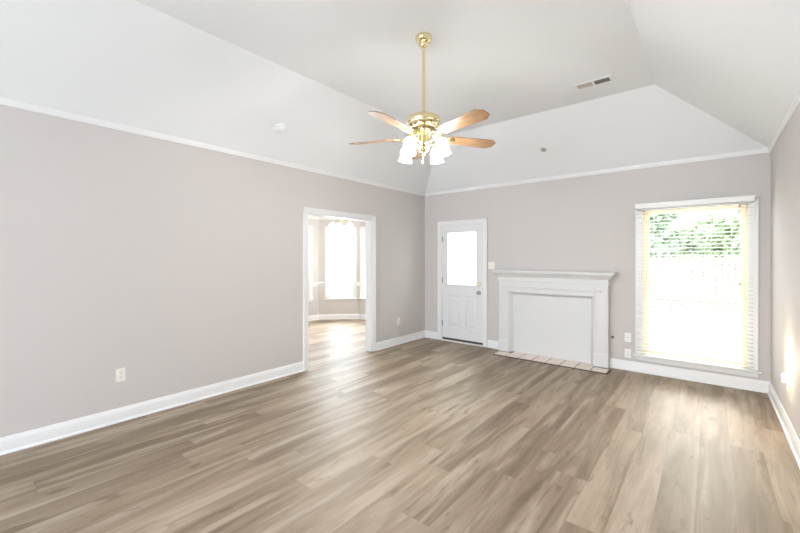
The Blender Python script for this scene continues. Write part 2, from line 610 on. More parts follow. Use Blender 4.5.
moulding('trim_8', FN4, cut(LN4, w4, 0.05, -tt, 1), RAIL)
moulding('trim_9', FN2, [(0, LN2, -1, tt)], NCR)
moulding('trim_10', FN3, [(0, LN3, -tt, tt)], NCR)
moulding('trim_11', FN4, [(0, LN4, -tt, 1)], NCR)
moulding('baseboard_nook_left', FN2, [(0, LN2, -1, tt)], BASE, extra=SHOE)
moulding('baseboard_nook_bay', FN3, [(0, LN3, -tt, tt)], BASE, extra=SHOE)
moulding('baseboard_nook_back', FN4, [(0, LN4, -tt, 1)], BASE, extra=SHOE)

# ------------------------------------------------------------------ back door
dc = (DOOR[0] + DOOR[1]) / 2
door = empty('door_1', at(FB, dc, 0, 0))
structure(door)
hw = (DOOR[1] - DOOR[0]) / 2
c = MB(); casing(c, -hw, hw, DOOR[3], 0.06); c.build('casing', 'white_trim', door, bevel=0.002)
c = MB()
c.box((-hw, -0.004, 0), (-hw + 0.018, T, DOOR[3])); c.box((hw - 0.018, -0.004, 0), (hw, T, DOOR[3])); c.box((-hw, -0.004, DOOR[3] - 0.018), (hw, T, DOOR[3]))
c.box((-hw + 0.018, 0.062, 0.03), (-hw + 0.032, 0.075, DOOR[3] - 0.018)); c.box((hw - 0.032, 0.062, 0.03), (hw - 0.018, 0.075, DOOR[3] - 0.018))
c.build('jamb', 'white_trim', door)
c = MB(); c.prism([(-0.03, 0), (-0.025, 0.010), (0.0, 0.016), (0.11, 0.016), (0.11, 0)], -hw + 0.018, hw - 0.018); c.build('threshold', 'white_trim', door)
c = MB(); c.box((-hw + 0.021, 0.012, 0.016), (hw - 0.021, 0.056, 0.052)); c.box((-hw + 0.021, 0.006, 0.030), (hw - 0.021, 0.012, 0.052)); c.build('door_sweep', 'dark_bronze', door)
sl, sr, sb, st = -hw + 0.021, hw - 0.021, 0.052, DOOR[3] - 0.021
gl_, gr_, gb, gt = ub(-3.575) - dc, ub(-2.995) - dc, 0.985, 1.90
y0, y1 = 0.012, 0.056
c = MB()
c.box((sl, y0, sb), (gl_, y1, st)); c.box((gr_, y0, sb), (sr, y1, st)); c.box((gl_, y0, gt), (gr_, y1, st))
# lower part with two moulded panels
pan = [(-0.285, -0.055, 0.22, 0.76), (0.045, 0.285, 0.22, 0.76)]
pan = [(-0.265, -0.045, 0.24, 0.80), (0.055, 0.275, 0.24, 0.80)]
xs = [gl_, pan[0][0], pan[0][1], pan[1][0], pan[1][1], gr_]
c.box((xs[0], y0, sb), (xs[5], y1, 0.24)); c.box((xs[0], y0, 0.80), (xs[5], y1, gb))
for a_, b_ in ((0, 1), (2, 3), (4, 5)):
    c.box((xs[a_], y0, 0.24), (xs[b_], y1, 0.80))
for (a_, b_, z_, z2) in pan:
    e = 0.028
    lo, hi = y0 + 0.012, y0 + 0.003
    A = [(a_, y0, z_), (b_, y0, z_), (b_, y0, z2), (a_, y0, z2)]
    B = [(a_ + e / 2, lo, z_ + e / 2), (b_ - e / 2, lo, z_ + e / 2), (b_ - e / 2, lo, z2 - e / 2), (a_ + e / 2, lo, z2 - e / 2)]
    C_ = [(a_ + e * 1.4, lo, z_ + e * 1.4), (b_ - e * 1.4, lo, z_ + e * 1.4), (b_ - e * 1.4, lo, z2 - e * 1.4), (a_ + e * 1.4, lo, z2 - e * 1.4)]
    D_ = [(a_ + e * 2, hi, z_ + e * 2), (b_ - e * 2, hi, z_ + e * 2), (b_ - e * 2, hi, z2 - e * 2), (a_ + e * 2, hi, z2 - e * 2)]
    fs = []
    for k in range(3):
        for i in range(4):
            fs.append((k * 4 + i, k * 4 + (i + 1) % 4, (k + 1) * 4 + (i + 1) % 4, (k + 1) * 4 + i))
    fs.append((12, 13, 14, 15))
    c.add(A + B + C_ + D_, fs)
    c.box((a_, y1 - 0.012, z_), (b_, y1, z2))
slab = c.build('slab', 'door_paint', door)
c = MB()
for (a_, b_) in (((gl_ - 0.02, gb - 0.02), (gl_ + 0.012, gt + 0.02)), ((gr_ - 0.012, gb - 0.02), (gr_ + 0.02, gt + 0.02)), ((gl_, gb - 0.02), (gr_, gb + 0.012)), ((gl_, gt - 0.012), (gr_, gt + 0.02))):
    c.box((a_[0], y0 - 0.008, a_[1]), (b_[0], y0 + 0.004, b_[1]))
c.build('glazing_frame', 'door_paint', door, bevel=0.003)
c = MB(); c.box((gl_, y0 + 0.006, gb), (gr_, y0 + 0.009, gt)); c.box((gl_, y1 - 0.009, gb), (gr_, y1 - 0.006, gt)); c.build('pane', 'window_glass', door)
c = MB()
z_ = gb + 0.012
while z_ < gt - 0.012:
    c.add([(gl_ + 0.004, 0.029, z_), (gr_ - 0.004, 0.029, z_), (gr_ - 0.004, 0.037, z_ + 0.0125), (gl_ + 0.004, 0.037, z_ + 0.0125)], [(0, 1, 2, 3)])
    z_ += 0.0142
c.build('enclosed_blind', 'sheer_blind', door)
for z_ in (0.30, 1.06, 1.78):
    c = MB()
    c.tube([(sl - 0.002, y0 - 0.006, z_ - 0.05), (sl - 0.002, y0 - 0.006, z_ + 0.05)], 0.008, 10)
    c.box((sl + 0.002, y0 - 0.002, z_ - 0.05), (sl + 0.016, y0 + 0.001, z_ + 0.05))
    h_ = c.build('hinge', 'steel', door, smooth=True)
RX = Matrix.Rotation(math.pi / 2, 4, 'X')
c = MB()
c.lathe([(0.001, 0), (0.033, 0.0), (0.033, 0.005), (0.026, 0.011), (0.012, 0.014), (0.011, 0.032), (0.022, 0.040), (0.029, 0.050), (0.029, 0.058), (0.022, 0.067), (0.008, 0.071), (0.001, 0.0715)], 24, M=Matrix.Translation((ub(-2.95) - dc, y0, 0.875)) @ RX)
kb = c.build('doorknob', 'steel', door, smooth=True); kb['label'] = 'dull steel round doorknob'
c = MB()
c.lathe([(0.001, 0), (0.029, 0.0), (0.029, 0.006), (0.023, 0.013), (0.018, 0.015), (0.001, 0.0155)], 24, M=Matrix.Translation((ub(-2.95) - dc, y0, 1.02)) @ RX)
c.box((ub(-2.95) - dc - 0.004, y0 - 0.030, 1.005), (ub(-2.95) - dc + 0.004, y0 - 0.014, 1.035))
kb = c.build('deadbolt', 'brass', door, smooth=True); kb['label'] = 'brass thumb-turn deadbolt'

# ------------------------------------------------------------------ fireplace
fx0, fx1, PR = -2.545, -1.03, 0.12
fcx = (fx0 + fx1) / 2
FM = at(FB, ub(fcx), 0, 0)
fire = tag(empty('fireplace', FM), 'white painted fireplace mantel with its firebox closed by a plain white panel', 'fireplace')
H = (fx1 - fx0) / 2
ox0, ox1, oz = -2.39 - fcx, -1.20 - fcx, 0.94
for s, (a_, b_) in ((-1, (-H, ox0)), (1, (ox1, H))):
    c = MB()
    c.box((a_, -PR, 0.013), (b_, -0.0, 1.10))
    m_ = (a_ + b_) / 2; hh = (b_ - a_) / 2
    # raised fillets that frame the flat of the leg
    c.box((a_ + 0.012, -PR - 0.006, 0.20), (a_ + 0.040, -PR, 1.06)); c.box((b_ - 0.040, -PR - 0.006, 0.20), (b_ - 0.012, -PR, 1.06))
    leg = c.build('pilaster', 'mantel_paint', fire, bevel=0.003)
    c = MB()
    c.box((a_ - 0.004 * (s < 0), -PR - 0.016, 0.013), (b_ + 0.004 * (s > 0), -0.001, 0.165))
    c.prism([(-PR + 0.01, 0.165), (-PR - 0.016, 0.165), (-PR - 0.010, 0.180), (-PR - 0.002, 0.188), (-PR + 0.01, 0.188)], a_, b_)
    c.build('plinth', 'mantel_paint', leg, bevel=0.002)
c = MB(); c.box((ox0, -PR, oz), (ox1, -0.0, 1.10))
c.prism([(-PR + 0.01, oz + 0.055), (-PR - 0.010, oz + 0.050), (-PR - 0.014, oz + 0.066), (-PR - 0.004, oz + 0.078), (-PR + 0.01, oz + 0.08)], ox0 - 0.10, ox1 + 0.10)
c.build('header', 'mantel_paint', fire, bevel=0.002)
c = MB()      # moulding round the opening
mw = 0.045
for sg, xe in ((1, ox0), (-1, ox1)):
    pr = [(xe, -0.001), (xe, -PR + 0.002), (xe + sg * 0.008, -PR + 0.004), (xe + sg * 0.016, -PR + 0.020), (xe + sg * 0.034, -PR + 0.050), (xe + sg * mw, -PR + 0.060), (xe + sg * mw, -0.001)]
    n_ = len(pr)
    c.add([(x, y, 0.013) for x, y in pr] + [(x, y, oz) for x, y in pr], [(i, (i + 1) % n_, n_ + (i + 1) % n_, n_ + i) for i in range(n_)] + [tuple(range(n_)), tuple(range(n_, 2 * n_))])
c.prism([(-0.001, oz), (-PR + 0.002, oz), (-PR + 0.004, oz - 0.008), (-PR + 0.020, oz - 0.016), (-PR + 0.050, oz - 0.034), (-PR + 0.060, oz - mw), (-0.001, oz - mw)], ox0, ox1)
c.build('inner_moulding', 'mantel_paint', fire)
c = MB(); c.box((ox0 + mw - 0.002, -0.045, 0.013), (ox1 - mw + 0.002, -0.002, oz - mw + 0.002)); pn = c.build('closing_panel', 'mantel_paint', fire)
c = MB()      # crown under the shelf, returned at both ends
CR = [(-PR, 1.095), (-PR - 0.010, 1.095), (-PR - 0.012, 1.115), (-PR - 0.006, 1.122), (-PR - 0.008, 1.165), (-PR - 0.022, 1.172), (-PR - 0.034, 1.192), (-PR - 0.052, 1.212), (-PR - 0.070, 1.224), (-PR - 0.070, 1.235)]
path = [(-H, 0.0), (-H, -1), (H, -1), (H, 0.0)]
rings = []
for (y, z) in CR:
    k = -y - PR
    rings.append([(-H - k, -0.001, z), (-H - k, y, z), (H + k, y, z), (H + k, -0.001, z)])
vs = [p_ for r in rings for p_ in r]
fs = []
for i in range(len(rings) - 1):
    for k in range(3):
        fs.append((i * 4 + k, i * 4 + k + 1, (i + 1) * 4 + k + 1, (i + 1) * 4 + k))
n_ = (len(rings) - 1) * 4
fs += [(0, 1, 2, 3), (n_, n_ + 1, n_ + 2, n_ + 3), tuple([i * 4 for i in range(len(rings))] + [i * 4 + 3 for i in reversed(range(len(rings)))])]
c.add(vs, fs)
c.build('crown_moulding', 'mantel_paint', fire)
c = MB(); c.box((-H - 0.088, -PR - 0.088, 1.235), (H + 0.088, -0.001, 1.262)); c.build('mantel_shelf', 'mantel_paint', fire, bevel=0.005)

# hearth: one row and a half of pale tiles, almost flush with the planks
hx0, hx1, hy0 = -2.515, -1.0, 5.275
he = tag(empty('hearth', (fcx, hy0, 0)), 'low strip of beige square tiles laid in the floor before the fireplace', 'hearth')
c = MB()
tw = (hx1 - hx0) / 8
rows = ((0.0, 0.215), (0.22, 0.355))
for i in range(8):
    for (a_, b_) in rows[:1]:
        c.box((hx0 - fcx + i * tw + 0.0065, a_ + 0.006, 0.004), (hx0 - fcx + (i + 1) * tw - 0.0065, b_ - 0.004, 0.012))
for i in range(6):
    c.box((hx0 - fcx + (i + 1) * tw + 0.0065, 0.219, 0.004), (hx0 - fcx + (i + 2) * tw - 0.0065, 0.352, 0.012))
c.build('tile', 'hearth_tile', he, bevel=0.0015)
c = MB(); c.box((hx0 - fcx, 0.0, 0.0), (hx1 - fcx, 0.232, 0.009)); c.box((ox0 + 0.05, 0.232, 0.0), (ox1 - 0.05, 0.350, 0.009)); c.build('grout_bed', 'grout', he)
c = MB(); c.box((hx0 - fcx - 0.004, -0.014, 0.0), (hx1 - fcx + 0.014, 0.0, 0.011)); c.box((hx1 - fcx, -0.001, 0.0), (hx1 - fcx + 0.014, 0.22, 0.011)); c.build('edge_strip', 'hearth_edge', he)

# ------------------------------------------------------------------ window blind
bl_x0, bl_x1 = -0.715, 0.362
bcx = (bl_x0 + bl_x1) / 2
BM = at(FB, ub(bcx), 0, 0)
bh = (bl_x1 - bl_x0) / 2
blind = tag(empty('window_blind', BM), 'white horizontal slat blind lowered over the tall window with slats open', 'blind')
c = MB()
c.prism([(-0.098, 2.062), (-0.104, 2.068), (-0.104, 2.118), (-0.098, 2.128), (-0.090, 2.130), (-0.090, 2.062)], -bh - 0.012, bh + 0.012)
c.box((-bh - 0.012, -0.094, 2.062), (-bh, -0.025, 2.130)); c.box((bh, -0.094, 2.062), (bh + 0.012, -0.025, 2.130))
c.build('valance', 'blind_white', blind, bevel=0.002)
c = MB(); c.box((-bh + 0.003, -0.085, 2.07), (bh - 0.003, -0.028, 2.115)); c.build('headrail', 'blind_white', blind)
c = MB()
zz = 0.262
pitch = 0.0435
yc = -0.057
n_slat = 0
while zz < 2.055:
    w2_ = 0.024
    tilt = 0.0
    prof = [(yc - w2_, zz - 0.0010), (yc - w2_ * 0.5, zz + 0.0012), (yc, zz + 0.0020), (yc + w2_ * 0.5, zz + 0.0012), (yc + w2_, zz - 0.0010),
            (yc + w2_, zz + 0.0014), (yc + w2_ * 0.5, zz + 0.0036), (yc, zz + 0.0044), (yc - w2_ * 0.5, zz + 0.0036), (yc - w2_, zz + 0.0014)]
    c.prism(prof, -bh, bh)
    zz += pitch
    n_slat += 1
c.build('slats', 'blind_slat', blind)
c = MB(); c.box((-bh, yc - 0.026, 0.222), (bh, yc + 0.026, 0.238)); c.build('bottom_rail', 'blind_white', blind, bevel=0.003)
for u in (-0.36, 0.0, 0.36):
    c = MB()
    for yy in (yc - 0.0275, yc + 0.0275):
        c.tube([(u, yy, 0.236), (u, yy, 2.07)], 0.0012, 6)
    c.tube([(u + 0.012, yc - 0.0275, 0.236), (u + 0.012, yc - 0.0275, 2.07)], 0.0010, 6)
    c.build('ladder_cord', 'blind_white', blind)
c = MB(); c.tube([(-bh + 0.062, -0.108, 2.09), (-bh + 0.062, -0.112, 1.20)], 0.0045, 8); c.lathe([(0.001, 0), (0.007, 0.004), (0.007, 0.03), (0.0045, 0.04)], 10, M=Matrix.Translation((-bh + 0.062, -0.112, 1.165)))
wd = c.build('tilt_wand', 'cream_jamb', blind, smooth=True); wd['label'] = 'thin tan tilt wand'
cd = MB()
cd.tube([(bh - 0.115, -0.108, 2.07), (bh - 0.115, -0.108, 1.18)], 0.0015, 6); cd.tube([(bh - 0.108, -0.108, 2.07), (bh - 0.108, -0.108, 1.18)], 0.0015, 6)
cd = cd.build('lift_cord', 'blind_white', blind)
for zz, nm in ((1.15, 'tassel'), (2.005, 'cord_lock')):
    c = MB(); c.lathe([(0.001, 0), (0.009, 0.002), (0.007, 0.022), (0.003, 0.036), (0.001, 0.037)], 12, M=Matrix.Translation((bh - 0.1115, -0.108, zz))); c.build(nm, 'detector_grey', cd, smooth=True)

# ------------------------------------------------------------------ ceiling fan
FX, FY = -1.797, 2.492
fan = tag(empty('ceiling_fan', (FX, FY, CH)), 'polished brass ceiling fan with five oak blades and four lit glass shades', 'ceiling fan')
c = MB()
c.lathe([(0.001, 0.0), (0.064, 0.0), (0.068, -0.006), (0.067, -0.024), (0.058, -0.044), (0.040, -0.056), (0.030, -0.060), (0.035, -0.068), (0.033, -0.082), (0.024, -0.094), (0.014, -0.098), (0.001, -0.098)], 36)
c.build('canopy', 'brass', fan, smooth=True)
c = MB(); c.lathe([(0.0125, -0.09), (0.0125, -0.645)], 20); c.lathe([(0.012, -0.61), (0.018, -0.615), (0.018, -0.640), (0.026, -0.650)], 20); c.build('downrod', 'brass', fan, smooth=True)
c = MB()
c.lathe([(0.001, -0.640), (0.060, -0.643), (0.110, -0.652), (0.130, -0.664), (0.137, -0.676), (0.138, -0.702), (0.134, -0.708), (0.128, -0.710), (0.124, -0.724), (0.108, -0.742), (0.092, -0.750), (0.001, -0.750)], 48)
c.build('motor_housing', 'brass', fan, smooth=True)
c = MB()
c.lathe([(0.088, -0.748), (0.092, -0.756), (0.084, -0.776), (0.060, -0.790), (0.045, -0.794), (0.001, -0.794)], 40)
for k in range(20):
    a = 2 * math.pi * k / 20
    c.tube([(0.088 * math.cos(a), 0.088 * math.sin(a), -0.752), (0.080 * math.cos(a), 0.080 * math.sin(a), -0.778)], 0.005, 6)
c.build('vent_ring', 'antique_brass', fan, smooth=True)
c = MB()
c.lathe([(0.001, -0.790), (0.044, -0.792), (0.050, -0.800), (0.046, -0.810), (0.050, -0.830), (0.056, -0.856), (0.060, -0.870), (0.052, -0.890), (0.040, -0.902), (0.044, -0.910), (0.036, -0.930), (0.016, -0.944), (0.008, -0.952), (0.012, -0.960), (0.006, -0.972), (0.001, -0.974)], 36)
c.build('switch_housing', 'brass', fan, smooth=True)
BLZ = -0.818
def blade_mesh():
    c = MB()
    out = [(0.205, 0.046), (0.24, 0.053), (0.34, 0.059), (0.46, 0.064), (0.56, 0.069), (0.605, 0.070), (0.612, 0.066), (0.652, 0.034), (0.655, 0.028), (0.655, 0.0)]
    top = [(x, y) for x, y in out] + [(x, -y) for x, y in reversed(out[:-1])]
    n = len(top)
    vs = [(x, y, 0.003) for x, y in top] + [(x, y, -0.003) for x, y in top]
    fs = [tuple(range(n)), tuple(reversed(range(n, 2 * n)))] + [(i, n + i, n + (i + 1) % n, (i + 1) % n) for i in range(n)]
    c.add(vs, fs)
    return c
def iron_mesh():
    c = MB()
    # scrolled blade iron: two curling arms and a leaf plate screwed under the blade
    for s in (-1, 1):
        c.tube([(0.088, 0.012 * s, 0.030), (0.115, 0.026 * s, 0.006), (0.145, 0.034 * s, -0.010), (0.175, 0.026 * s, -0.014), (0.195, 0.012 * s, -0.012), (0.215, 0.022 * s, -0.010), (0.238, 0.036 * s, -0.008), (0.252, 0.024 * s, -0.007)], [0.006, 0.0065, 0.006, 0.005, 0.006, 0.006, 0.006, 0.003], 8)
        c.lathe([(0.001, 0.0), (0.007, 0.0), (0.006, -0.004), (0.001, -0.006)], 10, M=Matrix.Translation((0.235, 0.026 * s, -0.006)))
    c.tube([(0.086, 0, 0.034), (0.12, 0, -0.002), (0.16, 0, -0.016), (0.20, 0, -0.012), (0.262, 0, -0.008), (0.276, 0, -0.006)], [0.008, 0.007, 0.006, 0.008, 0.009, 0.003], 8)
    pts = [(0.19, 0.012), (0.21, 0.034), (0.235, 0.044), (0.255, 0.034), (0.272, 0.016), (0.285, 0.0)]
    top = pts + [(x, -y) for x, y in reversed(pts[:-1])]
    n = len(top)
    c.add([(x, y, -0.004) for x, y in top] + [(x, y, -0.008) for x, y in top], [tuple(range(n)), tuple(reversed(range(n, 2 * n)))] + [(i, n + i, n + (i + 1) % n, (i + 1) % n) for i in range(n)])
    return c
FAN_A = 58.0
for k in range(5):
    R_ = Matrix.Translation((0, 0, BLZ)) @ Matrix.Rotation(math.radians(FAN_A + 72 * k), 4, 'Z') @ Matrix.Rotation(math.radians(-12), 4, 'X')
    if k == 0:
        bl0 = blade_mesh().build('blade', 'oak_blade', fan, M=R_, bevel=0.001)
        ir0 = iron_mesh().build('blade_iron', 'brass', bl0, smooth=True)
    else:
        o = bl0.copy(); COL.objects.link(o); o.parent = fan; o.matrix_local = R_
        i2 = ir0.copy(); COL.objects.link(i2); i2.parent = o
# light kit
camdir = math.atan2(math.cos(YAW), -math.sin(YAW))       # bearing of the view in plan
for k, phi in enumerate((50, 140, 230, 320)):
    A = camdir - HP + math.radians(phi)
    Rz = Matrix.Rotation(A, 4, 'Z')
    c = MB()
    c.tube([(0.045, 0, -0.872), (0.075, 0, -0.862), (0.12, 0, -0.850), (0.155, 0, -0.848), (0.168, 0, -0.862)], 0.006, 10)
    arm = c.build('lamp_arm', 'brass', fan, smooth=True, M=Rz)
    tilt = Matrix.Translation((0.168, 0, -0.855)) @ Matrix.Scale(0.94, 4) @ Matrix.Rotation(math.radians(-11), 4, 'Y')
    c = MB(); c.lathe([(0.001, 0.008), (0.016, 0.006), (0.026, -0.004), (0.028, -0.022), (0.024, -0.026), (0.001, -0.026)], 24)
    c.build('shade_holder', 'brass', arm, smooth=True, M=tilt)
    c = MB()
    prof = [(0.022, -0.012), (0.036, -0.022), (0.050, -0.045), (0.052, -0.070), (0.047, -0.095), (0.049, -0.118), (0.055, -0.138), (0.059, -0.146), (0.056, -0.146), (0.046, -0.118), (0.044, -0.095), (0.049, -0.070), (0.047, -0.045), (0.033, -0.025)]
    ph = [0, 0, 0.2, .3, .5, .8, 1, 1, 1, .8, .5, .3, .2, 0]
    c.lathe(prof, 48, wave=lambda i, a: 1 + 0.06 * ph[i] * math.cos(8 * a))
    c.build('glass_shade', 'frosted_glass_lit', arm, smooth=True, M=tilt)
    c = MB(); c.lathe([(0.001, -0.022), (0.012, -0.026), (0.014, -0.045), (0.026, -0.075), (0.028, -0.090), (0.020, -0.108), (0.001, -0.114)], 20)
    c.build('bulb', 'chandelier_glass_lit', arm, smooth=True, M=tilt)
    pl = bpy.data.lights.new('fan_bulb_light', 'POINT')
    pl.energy = 11
    pl.color = (1.0, 0.985, 0.965)
    pl.shadow_soft_size = 0.03
    po = bpy.data.objects.new('fan_bulb_light', pl)
    COL.objects.link(po)
    po.matrix_world = Matrix.Translation((FX, FY, CH)) @ Rz @ tilt @ Matrix.Translation((0, 0, -0.175))
for (dx, dy, ln) in ((0.02, -0.045, 0.12), (-0.03, 0.03, 0.10)):
    c = MB(); c.tube([(dx, dy, -0.888), (dx, dy, -0.90 - ln)], 0.0015, 6); c.lathe([(0.001, 0), (0.006, -0.004), (0.007, -0.018), (0.003, -0.028), (0.001, -0.028)], 12, M=Matrix.Translation((dx, dy, -0.90 - ln)))
    c.build('pull_chain', 'antique_brass', fan, smooth=True)

# ------------------------------------------------------------------ small fixtures
def outlet(M, label, group=None, mat='almond_plastic', kind='duplex'):
    r = tag(empty({'duplex': 'wall_outlet', 'jack': 'wall_jack', 'switch': 'light_switch'}[kind], M), label, 'switch' if kind == 'switch' else 'outlet', group)
    hw_ = 0.058 if kind == 'switch' else 0.036
    c = MB(); c.prism([(0, -0.058), (-0.003, -0.058), (-0.006, -0.054), (-0.006, 0.054), (-0.003, 0.058), (0, 0.058)], -hw_, hw_); c.build('cover_plate', mat, r, bevel=0.0015)
    if kind == 'duplex':
        for z_ in (-0.021, 0.021):
            c = MB(); c.lathe([(0.001, -0.0085), (0.0155, -0.0085), (0.017, -0.007), (0.017, -0.004)], 20, M=Matrix.Translation((0, 0, z_)) @ Matrix.Rotation(-math.pi / 2, 4, 'X') )
            s_ = c.build('socket', mat, r, smooth=True)
            c = MB(); c.box((-0.008, -0.0092, z_ - 0.002), (-0.0055, -0.008, z_ + 0.008)); c.box((0.0055, -0.0092, z_ - 0.002), (0.008, -0.008, z_ + 0.007)); c.box((-0.002, -0.0092, z_ - 0.010), (0.002, -0.008, z_ - 0.006))
            c.build('slots', 'dark_slot', s_)
        c = MB(); c.box((-0.003, -0.0075, -0.003), (0.003, -0.0058, 0.003)); c.build('screw', 'steel', r)
    elif kind == 'jack':
        c = MB(); c.box((-0.010, -0.009, -0.010), (0.010, -0.005, 0.010)); s_ = c.build('socket', mat, r, bevel=0.001)
        c = MB(); c.box((-0.006, -0.0098, -0.006), (0.006, -0.0088, 0.005)); c.build('slots', 'detector_grey', s_)
    else:
        for x_ in (-0.023, 0.023):
            c = MB(); c.box((x_ - 0.006, -0.008, -0.012), (x_ + 0.006, -0.005, 0.012)); c.prism([(-0.006, -0.004), (-0.018, 0.004), (-0.016, 0.010), (-0.006, 0.006)], x_ - 0.0045, x_ + 0.0045); c.build('toggle', mat, r)
    return r
outlet(at(FL, ul(1.02), 0, 0.412), 'almond duplex outlet low on the long left wall, nearest the camera')
outlet(at(FL, ul(4.895), 0, 0.385), 'small pale outlet on the left wall between cased opening and corner')
outlet(at(FB, ub(-2.727), 0, 1.328), 'almond double toggle switch beside the back door above the mantel end', mat='almond_plastic', kind='switch')
outlet(at(FB, ub(-0.822), 0, 0.422), 'white jack plate left of the window, upper of the two plates', mat='white_plastic', kind='jack')
outlet(at(FB, ub(-0.822), 0, 0.215), 'white duplex outlet left of the window, lower of the two plates', mat='white_plastic')
outlet(at(FR, ur(4.50), 0, 0.40), 'pale outlet on the right wall holding a glowing night light', mat='white_plastic')
# plug-in night light in the right wall outlet
nl = tag(empty('night_light', at(FR, ur(4.50), -0.0095, 0.421)), 'small glowing plug-in night light in the right wall outlet', 'night light')
c = MB(); c.box((-0.017, -0.028, -0.016), (0.017, 0.0, 0.030)); c.build('body', 'white_plastic', nl, bevel=0.004)
c = MB(); c.lathe([(0.001, 0.060), (0.007, 0.056), (0.012, 0.044), (0.012, 0.030), (0.001, 0.030)], 16, M=Matrix.Translation((0, -0.016, 0))); c.build('lens', 'night_light_lens', nl, smooth=True)
pl = bpy.data.lights.new('night_light_glow', 'POINT'); pl.energy = 5.5; pl.color = (1.0, 0.80, 0.52); pl.shadow_soft_size = 0.02
po = bpy.data.objects.new('night_light_glow', pl); COL.objects.link(po); po.matrix_world = at(FR, ur(4.40), -0.14, 0.60)

# gas valve key beside the fireplace
gv = tag(empty('gas_valve', at(FB, ub(-0.995), 0, 0.405)), 'small round steel gas valve in the wall right of the fireplace', 'valve')
c = MB(); c.lathe([(0.001, 0), (0.021, 0.0), (0.021, 0.002), (0.017, 0.005), (0.010, 0.006), (0.001, 0.006)], 24, M=RX); c.build('escutcheon', 'steel', gv, smooth=True)
c = MB(); c.lathe([(0.001, 0.005), (0.0135, 0.005), (0.0125, 0.016), (0.008, 0.020), (0.001, 0.020)], 16, M=RX); c.build('valve_stem', 'dark_bronze', gv, smooth=True)

# ceiling register on the flat of the ceiling
vt = tag(empty('ceiling_vent', (-0.927, 4.262, CH)), 'white rectangular air register on the flat ceiling with two louvre banks', 'vent')
ang = 0.0
c = MB()
c.box((-0.185, -0.085, -0.006), (0.185, -0.052, 0)); c.box((-0.185, 0.052, -0.006), (0.185, 0.085, 0)); c.box((-0.185, -0.052, -0.006), (-0.150, 0.052, 0)); c.box((0.150, -0.052, -0.006), (0.185, 0.052, 0)); c.box((-0.010, -0.052, -0.006), (0.010, 0.052, 0))
c.build('frame', 'ceiling_paint', vt, bevel=0.002)
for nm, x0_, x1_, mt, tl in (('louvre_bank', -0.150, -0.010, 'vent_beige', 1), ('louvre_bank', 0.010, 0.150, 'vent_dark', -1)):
    c = MB()
    c.box((x0_, -0.052, -0.0015), (x1_, 0.052, -0.0005))
    k = x0_ + 0.008
    while k < x1_ - 0.004:
        c.add([(k, -0.052, -0.0055), (k, 0.052, -0.0055), (k + 0.006 * tl, 0.052, -0.001), (k + 0.006 * tl, -0.052, -0.001)], [(0, 1, 2, 3)])
        k += 0.0115
    o = c.build(nm, mt, vt)
    o['label'] = 'beige louvre bank' if tl > 0 else 'dark grey louvre bank'

# detectors on the slopes
def on_slope(loc, side):
    a = math.atan2(CH - WH, RUN)
    if side == 'back':
        R_ = Matrix.Rotation(-a, 4, 'X')
    else:
        R_ = Matrix.Rotation(-a, 4, 'Y')
    return Matrix.Translation(loc) @ R_
sd = tag(empty('smoke_detector', on_slope((-1.733, 5.176, 2.936), 'back')), 'round white detector with dark centre on the slope above the mantel', 'smoke detector')
c = MB(); c.lathe([(0.001, 0), (0.062, 0), (0.064, -0.010), (0.056, -0.014), (0.055, -0.012), (0.001, -0.012)], 36); c.build('base_ring', 'white_plastic', sd, smooth=True)
c = MB(); c.lathe([(0.050, -0.010), (0.048, -0.022), (0.040, -0.030), (0.034, -0.031)], 32); c.lathe([(0.034, -0.031), (0.030, -0.031)], 32); c.build('dome', 'white_plastic', sd, smooth=True)
c = MB(); c.lathe([(0.001, -0.026), (0.034, -0.028), (0.030, -0.036), (0.012, -0.040), (0.001, -0.040)], 24); c.build('sensor_grille', 'detector_grey', sd, smooth=True)
cp = tag(empty('smoke_detector', on_slope((-3.658, 2.375, 2.881), 'left')), 'low white detector, barely standing out, on the long left ceiling slope', 'smoke detector')
c = MB(); c.lathe([(0.001, 0.0), (0.070, 0.0), (0.070, -0.006), (0.064, -0.012), (0.001, -0.013)], 36); c.build('base_plate', 'ceiling_paint', cp, smooth=True)
c = MB(); c.lathe([(0.050, -0.010), (0.047, -0.020), (0.034, -0.026), (0.001, -0.027)], 32); c.build('cap', 'ceiling_paint', cp, smooth=True)

